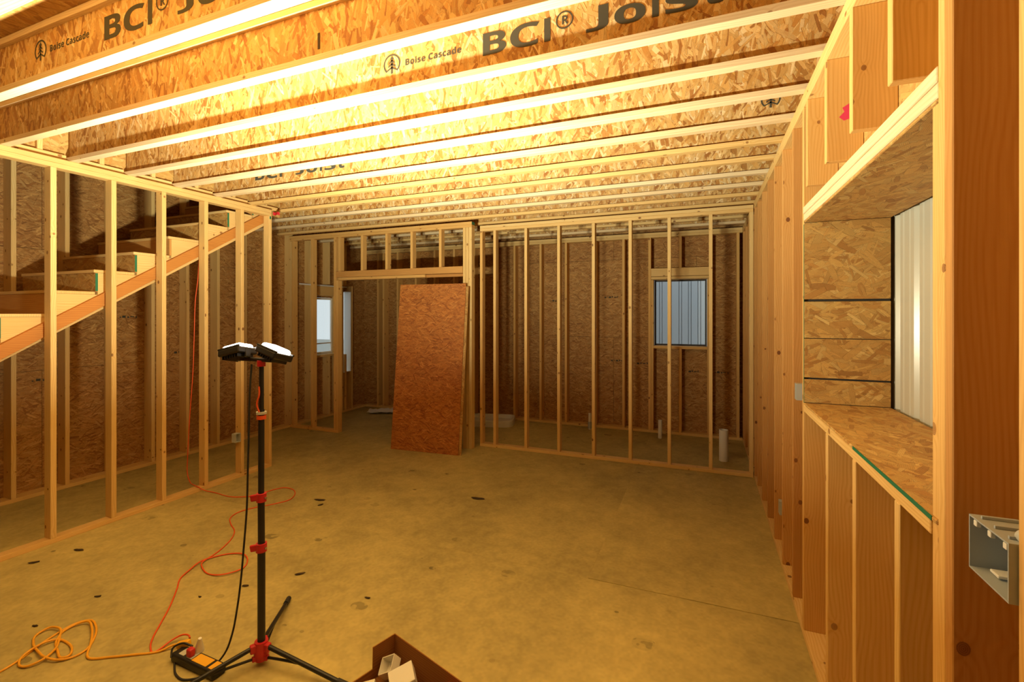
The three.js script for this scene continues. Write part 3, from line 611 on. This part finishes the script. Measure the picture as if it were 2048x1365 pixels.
{
  const O = [[-4.502, -3.237], [-4.268, -3.222], [-4.142, -3.273], [-4.065, -3.331], [-4.044, -3.48], [-3.99, -3.59], [-3.867, -3.596], [-3.747, -3.515], [-3.675, -3.382], [-3.724, -3.26], [-3.826, -3.12], [-3.869, -2.997], [-3.829, -2.89], [-3.707, -2.802], [-3.569, -2.729], [-3.465, -2.623], [-3.384, -2.477], [-3.351, -2.387], [-3.313, -2.282], [-3.245, -2.239], [-3.148, -2.21], [-3.042, -2.226], [-2.986, -2.302], [-2.999, -2.374], [-3.061, -2.443], [-3.146, -2.478], [-3.248, -2.46], [-3.31, -2.395], [-3.337, -2.294], [-3.3, -2.175], [-3.266, -2.102], [-3.163, -2.014], [-3.006, -1.87], [-2.9, -1.757], [-2.801, -1.653], [-2.739, -1.607], [-2.683, -1.586], [-2.677, -1.612], [-2.674, -1.671], [-2.652, -1.71], [-2.60, -1.715], [-2.55, -1.69]];
  const hang = [[-4.86, 2.40, -3.318], [-4.862, 2.15, -3.305], [-4.868, 1.935, -3.284], [-4.87, 1.55, -3.272], [-4.872, 1.213, -3.262], [-4.9, 0.703, -3.245], [-4.95, 0.35, -3.26], [-4.97, 0.12, -3.27], [-4.90, 0.055, -3.25], [-4.80, 0.052, -3.215], [-4.70, 0.048, -3.20], [-4.64, 0.02, -3.215]];
  const fl = O.map(([x, z], i) => V3(x, 0.005 + (i > 16 && i < 30 ? 0.009 * (0.5 - 0.5 * Math.cos(i * 1.9)) : 0) + (i > 37 ? 0.011 * (i - 37) : 0), z));
  single('orange_extension_cord', tube([...hang.map(p => V3(...p)), ...fl], 0.0046, 380), M.orange, 'thin orange extension cord hanging from the stairs and trailing across the floor', 'cord');
}
{
  const t = thing('power_tap', 'black and yellow power tap with plugs on the floor beside the tripod', 'power strip', [-2.37, 0, -1.612], -0.03);
  part(t, 'body', rb(0.33, 0.045, 0.075, 0.012, 3), M.black, [0, 0.024, 0]);
  part(t, 'label', rb(0.11, 0.002, 0.05, 0.0008, 1), M.labelYellow, [0.04, 0.047, 0]);
  part(t, 'label', rb(0.035, 0.002, 0.05, 0.0008, 1), M.labelYellow, [0.13, 0.047, 0]);
  for (const x of [-0.10, -0.04]) part(t, 'socket', rb(0.04, 0.004, 0.045, 0.001, 1), M.greyPlastic, [x, 0.047, 0]);
  part(t, 'red_plug', rb(0.035, 0.04, 0.03, 0.008), M.red, [-0.045, 0.068, 0.008]);
  part(t, 'white_plug', new THREE.CylinderGeometry(0.008, 0.024, 0.075, 16), M.white, [-0.035, 0.086, -0.03], [0.1, 0, -0.25]);
  part(t, 'yellow_plug', rb(0.07, 0.034, 0.032, 0.01), M.labelYellow, [-0.165, 0.05, -0.03], [0, 0.4, 0.25]);
  part(t, 'handle', tube([[-0.15, 0.03, 0.04], [-0.17, 0.06, 0.02], [-0.14, 0.075, -0.01], [-0.09, 0.06, -0.03]], 0.005, 20), M.black);
}

// ------------------------------------------------------------------ cardboard box and its contents
{
  const ang = -Math.atan2(0.142, 0.438);
  const t = thing('cardboard_box', 'open brown cardboard box at the bottom of the picture', 'box', [-1.456, 0, -2.002], ang);
  const L = 0.56, D = 0.40, H = 0.16, th = 0.005;
  part(t, 'bottom', board(0.006, L, 0.001, th, 0.006, D, 0, 0.001), M.cardboard);
  part(t, 'long_side', board(0, L, 0, H, 0, th, 0, 0.001), M.cardboard);
  const sh = new THREE.Shape([[0, 0], [D, 0], [D, 0.055], [0.128, 0.055], [0.126, H], [0, H]].map(p => new THREE.Vector2(...p)));
  const g = new THREE.ExtrudeGeometry(sh, { depth: th, bevelEnabled: false }); g.rotateY(-Math.PI / 2); g.translate(th, 0, 0.0055);
  part(t, 'short_side', g, M.cardboard);
  part(t, 'short_side', board(L - th, L, 0, H, 0.006, D, 2, 0.001), M.cardboard);
  part(t, 'long_side', board(0.006, L - 0.006, 0, 0.06, D - th, D, 0, 0.001), M.cardboard);
  const W = (x, z) => { const v = V3(x, 0, z).applyAxisAngle(V3(0, 1, 0), ang); return [v.x - 1.456, v.z - 2.002]; };
  const put = (name, geo, mat, x, y, z, rot, label, cat) => { const [a, b] = W(x, z); return single(name, geo, mat, label, cat, [a, y, b], rot); };
  const tray = (s, h) => { const gs = [new THREE.BoxGeometry(s, 0.004, s).translate(0, -h / 2, 0)]; for (const [w, d, x, z] of [[s, 0.004, 0, s / 2], [s, 0.004, 0, -s / 2], [0.004, s, s / 2, 0], [0.004, s, -s / 2, 0]]) gs.push(new THREE.BoxGeometry(w, h, d).translate(x, 0, z)); return mergeGeometries(gs); };
  put('white_carton', rb(0.115, 0.06, 0.10, 0.003), M.white, 0.205, 0.085, 0.105, [0.32, 0.75, 0.1], 'white square carton lying highest in the cardboard box', 'carton');
  put('outlet_box', tray(0.075, 0.05), M.pvc, 0.08, 0.078, 0.09, [0.5, 0.3, 0.4], 'small open cream outlet box beside the white carton', 'outlet box');
  put('cream_carton', rb(0.12, 0.05, 0.09, 0.003), M.pvc, 0.09, 0.045, 0.25, [0.1, 0.5, 0.15], 'cream flat carton at the left edge of the cardboard box', 'carton');
  put('cable_coil', new THREE.TorusGeometry(0.035, 0.012, 10, 28), M.rubber, 0.235, 0.02, 0.24, [Math.PI / 2, 0, 0], 'small black cable coil in the cardboard box', 'cable');
  put('tape_roll', new THREE.LatheGeometry([[0.022, -0.02], [0.034, -0.02], [0.034, 0.02], [0.022, 0.02], [0.022, -0.02]].map(p => new THREE.Vector2(...p)), 28), M.orange, 0.455, 0.12, 0.05, [0.4, 0, 0.3], 'orange tape roll at the right end of the cardboard box', 'tape');
  put('bracket_pack', rb(0.09, 0.05, 0.06, 0.004), M.greyPlastic, 0.31, 0.04, 0.13, [0.2, 0.2, 0], 'grey plastic pack right of the white carton', 'pack');
  put('parts_tray', rb(0.16, 0.08, 0.11, 0.004), M.black, 0.45, 0.047, 0.085, [0, 0, 0], 'black plastic parts tray under the orange tape roll', 'tray');
}

// ------------------------------------------------------------------ leaning boards
{
  const lean = Math.atan2(0.245, 2.19), Lp = 2.20;
  for (const [x0, w, dz, L, mat, label] of [[-3.83, 0.975, 0, Lp, M.redosb, 'reddish strand board panel leaning in the back doorway, front sheet'], [-3.775, 0.955, -0.016, Lp - 0.04, M.osb[2], 'second strand board sheet just behind the leaning reddish panel']]) {
    const g = board(0, w, 0, L, -0.011, 0, 0, 0.001);
    const m = single('leaning_panel', g, mat, label, 'panel', [x0, 0.0015, -5.17 + dz], [0, 0, 0]);
    m.rotation.set(-lean, 0.07, 0, 'YXZ');
  }
}
// ------------------------------------------------------------------ plumbing stubs and other things in the back rooms
{
  const pipe = (name, x, z, r, h, mat, label, cap) => {
    const g = new THREE.LatheGeometry([[r * 0.86, 0], [r, 0], [r, h], [r * 0.86, h], [r * 0.86, 0.02]].map(p => new THREE.Vector2(...p)), 28);
    const t = thing(name, label, 'pipe', [x, 0, z]); part(t, 'pipe_wall', g, mat);
    if (cap) part(t, 'coupling', new THREE.LatheGeometry([[r, h * 0.35], [r * 1.25, h * 0.35], [r * 1.25, h * 0.62], [r, h * 0.62]].map(p => new THREE.Vector2(...p)), 28), mat); return t;
  };
  pipe('drain_pipe', 0.234, -6.28, 0.053, 0.377, M.pvc, 'thick cream drain pipe stub standing near the right end of the bathroom', false);
  pipe('drain_pipe', -0.57, -7.07, 0.028, 0.26, M.pvc, 'short white pipe stub standing below the far window', false);
  const wp = pipe('water_pipe', -1.62, -7.2, 0.024, 0.25, M.pvc, 'thin white pipe stub with blue wrap against the far wall', false);
  part(wp, 'blue_wrap', new THREE.CylinderGeometry(0.03, 0.03, 0.10, 20), M.bluePlastic, [0, 0.07, 0]);
}
{
  const t = thing('shower_tray', 'low white shower tray on the floor behind the doorway post', 'shower tray', [-3.22, 0, -6.98], 0.25);
  const ringPts = (k, y) => { const o = []; const w = 0.40 * k, d = 0.26 * k; for (let i = 0; i < 48; i++) { const q = i / 48 * Math.PI * 2, c = Math.cos(q), n = Math.sin(q); o.push([Math.sign(c) * Math.pow(Math.abs(c), 0.4) * w, y, Math.sign(n) * Math.pow(Math.abs(n), 0.4) * d]); } return o; };
  const loft = rings => { const pos = [], idx = []; rings.forEach(r => r.forEach(p => pos.push(...p))); for (let k = 0; k + 1 < rings.length; k++) for (let i = 0; i < 48; i++) { const a = k * 48 + i, b = k * 48 + (i + 1) % 48; idx.push(a, a + 48, b, b, a + 48, b + 48); } const g = new THREE.BufferGeometry(); g.setAttribute('position', new THREE.Float32BufferAttribute(pos, 3)); g.setIndex(idx); const f = g.toNonIndexed(); f.computeVertexNormals(); return f; };
  part(t, 'rim', loft([ringPts(1, 0), ringPts(1, 0.09), ringPts(0.98, 0.105), ringPts(0.92, 0.105), ringPts(0.89, 0.09), ringPts(0.87, 0.045)]), M.white);
  part(t, 'base', loft([ringPts(0.868, 0.046), ringPts(0.5, 0.04), ringPts(0.05, 0.036)]), M.white);
  part(t, 'drain', new THREE.CylinderGeometry(0.035, 0.035, 0.006, 24), M.chrome, [0, 0.038, 0]);
}
{
  const g = new THREE.PlaneGeometry(0.62, 0.36, 34, 20); g.rotateX(-Math.PI / 2);
  const p = g.attributes.position; for (let i = 0; i < p.count; i++) { const x = p.getX(i), z = p.getZ(i); p.setY(i, 0.012 + 0.04 * Math.pow(vnoise(x * 9 + 20, z * 9 + 20, 99, 99, 5), 2) + 0.03 * vnoise(x * 22 + 40, z * 20 + 40, 99, 99, 6)); p.setX(i, x + 0.03 * Math.sin(z * 17)); }
  const low = g.clone(); const q = low.attributes.position; for (let i = 0; i < q.count; i++) q.setY(i, q.getY(i) - 0.004); low.index.array.reverse();
  g.computeVertexNormals(); low.computeVertexNormals();
  single('white_sheet', mergeGeometries([g, low]), M.white, 'crumpled white sheet on the floor seen through the doorway', 'plastic sheet', [-5.32, 0, -7.05], [0, 0.45, 0]);  // white rumpled sheet at the pale patch of floor
}
// ------------------------------------------------------------------ electrical boxes
function wallBox(name, label, pos, turn, w, h, d, mat, cat = 'electrical box') {  // opening looks along local +z
  const t = thing(name, label, cat, pos, turn);
  const th = 0.003;
  part(t, 'back', new THREE.BoxGeometry(w, h, th), mat, [0, 0, -d + th / 2]);
  for (const s of [-1, 1]) { part(t, 'side', new THREE.BoxGeometry(th, h, d - th), mat, [s * (w / 2 - th / 2), 0, -d / 2 + th / 2]); part(t, s > 0 ? 'top' : 'bottom', new THREE.BoxGeometry(w - 2 * th, th, d - th), mat, [0, s * (h / 2 - th / 2), -d / 2 + th / 2]); }
  return t;
}
{
  const b = wallBox('outlet_box', 'open blue-grey outlet box on the nearest stud at right', [XR - 0.012, 1.328, -1.176], -Math.PI / 2, 0.135, 0.108, 0.075, M.bluePlastic);
  for (const [x, y] of [[-0.05, 0.047], [0.0, 0.047], [0.05, 0.047]]) part(b, 'screw_tab', rb(0.012, 0.012, 0.008, 0.002), M.white, [x, y - 0.005, -0.006]);
  for (const x of [-0.03, 0.03]) part(b, 'cable_clamp', rb(0.03, 0.006, 0.035, 0.002), M.white, [x, -0.045, -0.04]);
  for (const x of [-0.045, 0.0, 0.045]) part(b, 'top_rib', rb(0.005, 0.006, 0.06, 0.001, 1), M.bluePlastic, [x, 0.057, -0.04]);
  part(b, 'nail_boss', cyl([0.045, 0.062, -0.03], [0.068, 0.062, -0.03], 0.012), M.greyPlastic);
}
wallBox('outlet_box', 'small grey outlet box low on the fifth stud of the left partition', [XL + 0.01, 0.44, -3.62], Math.PI / 2, 0.06, 0.095, 0.06, M.greyPlastic);
wallBox('switch_box', 'grey switch box beside the window recess of the right wall', [XR - 0.01, 1.333, -3.20], -Math.PI / 2, 0.055, 0.095, 0.06, M.greyPlastic);
wallBox('outlet_box', 'small grey outlet box near the floor in the right wall', [XR - 0.01, 0.40, -3.86], -Math.PI / 2, 0.055, 0.095, 0.06, M.greyPlastic);

{
  const g = new THREE.PlaneGeometry(0.10, 0.035, 16, 2); const p = g.attributes.position;
  for (let i = 0; i < p.count; i++) { const x = p.getX(i); p.setZ(i, 0.012 * Math.sin(x * 60)); p.setY(i, p.getY(i) - 0.3 * x + 0.01 * Math.sin(x * 45)); }
  const k = g.clone(); k.index.array.reverse(); k.translate(0, 0, -0.0006); g.computeVertexNormals(); k.computeVertexNormals();
  single('flagging_ribbon', mergeGeometries([g, k]), M.red, 'short red flagging ribbon at the top end of the left partition', 'ribbon', [XL + 0.05, 2.965, -4.078], [0, 0.1, 0]);
}
// ------------------------------------------------------------------ scraps on the floor
{
  const chip = (len, seed) => {
    const r = rng(seed), g = new THREE.IcosahedronGeometry(1, 1); const p = g.attributes.position;
    for (let i = 0; i < p.count; i++) { const x = p.getX(i), y = p.getY(i), z = p.getZ(i), k = 0.7 + 0.6 * hash2(Math.round(x * 50), Math.round(z * 50) + Math.round(y * 9), seed); p.setXYZ(i, x * len / 2 * k, Math.max(-0.003, y * 0.006 * k) + 0.003 + Math.abs(x) * 0.004, z * len * 0.16 * k); }
    g.computeVertexNormals(); return g;
  };
  const spots = [[-3.404, -3.492, 0.12, 0.2, 'dark bark scrap on the floor right of the orange cord loop'], [-3.31, -3.40, 0.05, 1.2, 'tiny dark crumb next to the bark scrap by the orange cord'], [-2.02, -4.093, 0.13, 0.1, 'dark bark scrap alone in the middle of the floor'],
    [-2.784, -2.204, 0.045, 0.5, 'small black chip on the floor just left of the tripod pole'], [-3.544, -1.771, 0.04, 0.6, 'small brown chip on the floor above the yellow coil'], [-4.451, -1.842, 0.07, 0.9, 'brown leaf scrap nearest the left partition bottom plate'],
    [-4.372, -2.068, 0.08, 0.2, 'flat brown shaving beside the left partition'], [-3.54, -1.47, 0.035, 0.4, 'brown chip just left of the yellow coil'], [-2.563, -2.447, 0.06, 0.7, 'thin brown sliver on the floor right of the tripod pole'], [-1.953, -2.40, 0.04, 0.2, 'tiny brown chip on the floor beyond the cardboard box'], [-2.939, -2.011, 0.025, 0.3, 'tiny grey crumb below the orange cord loop']];
  spots.forEach(([x, z, len, a, label], i) => single('wood_scrap', chip(len, 100 + i), M.bark, label, 'wood scrap', [x, 0, z], [0, a, 0], 'scraps on the floor'));
}

renderer.render(scene, camera);
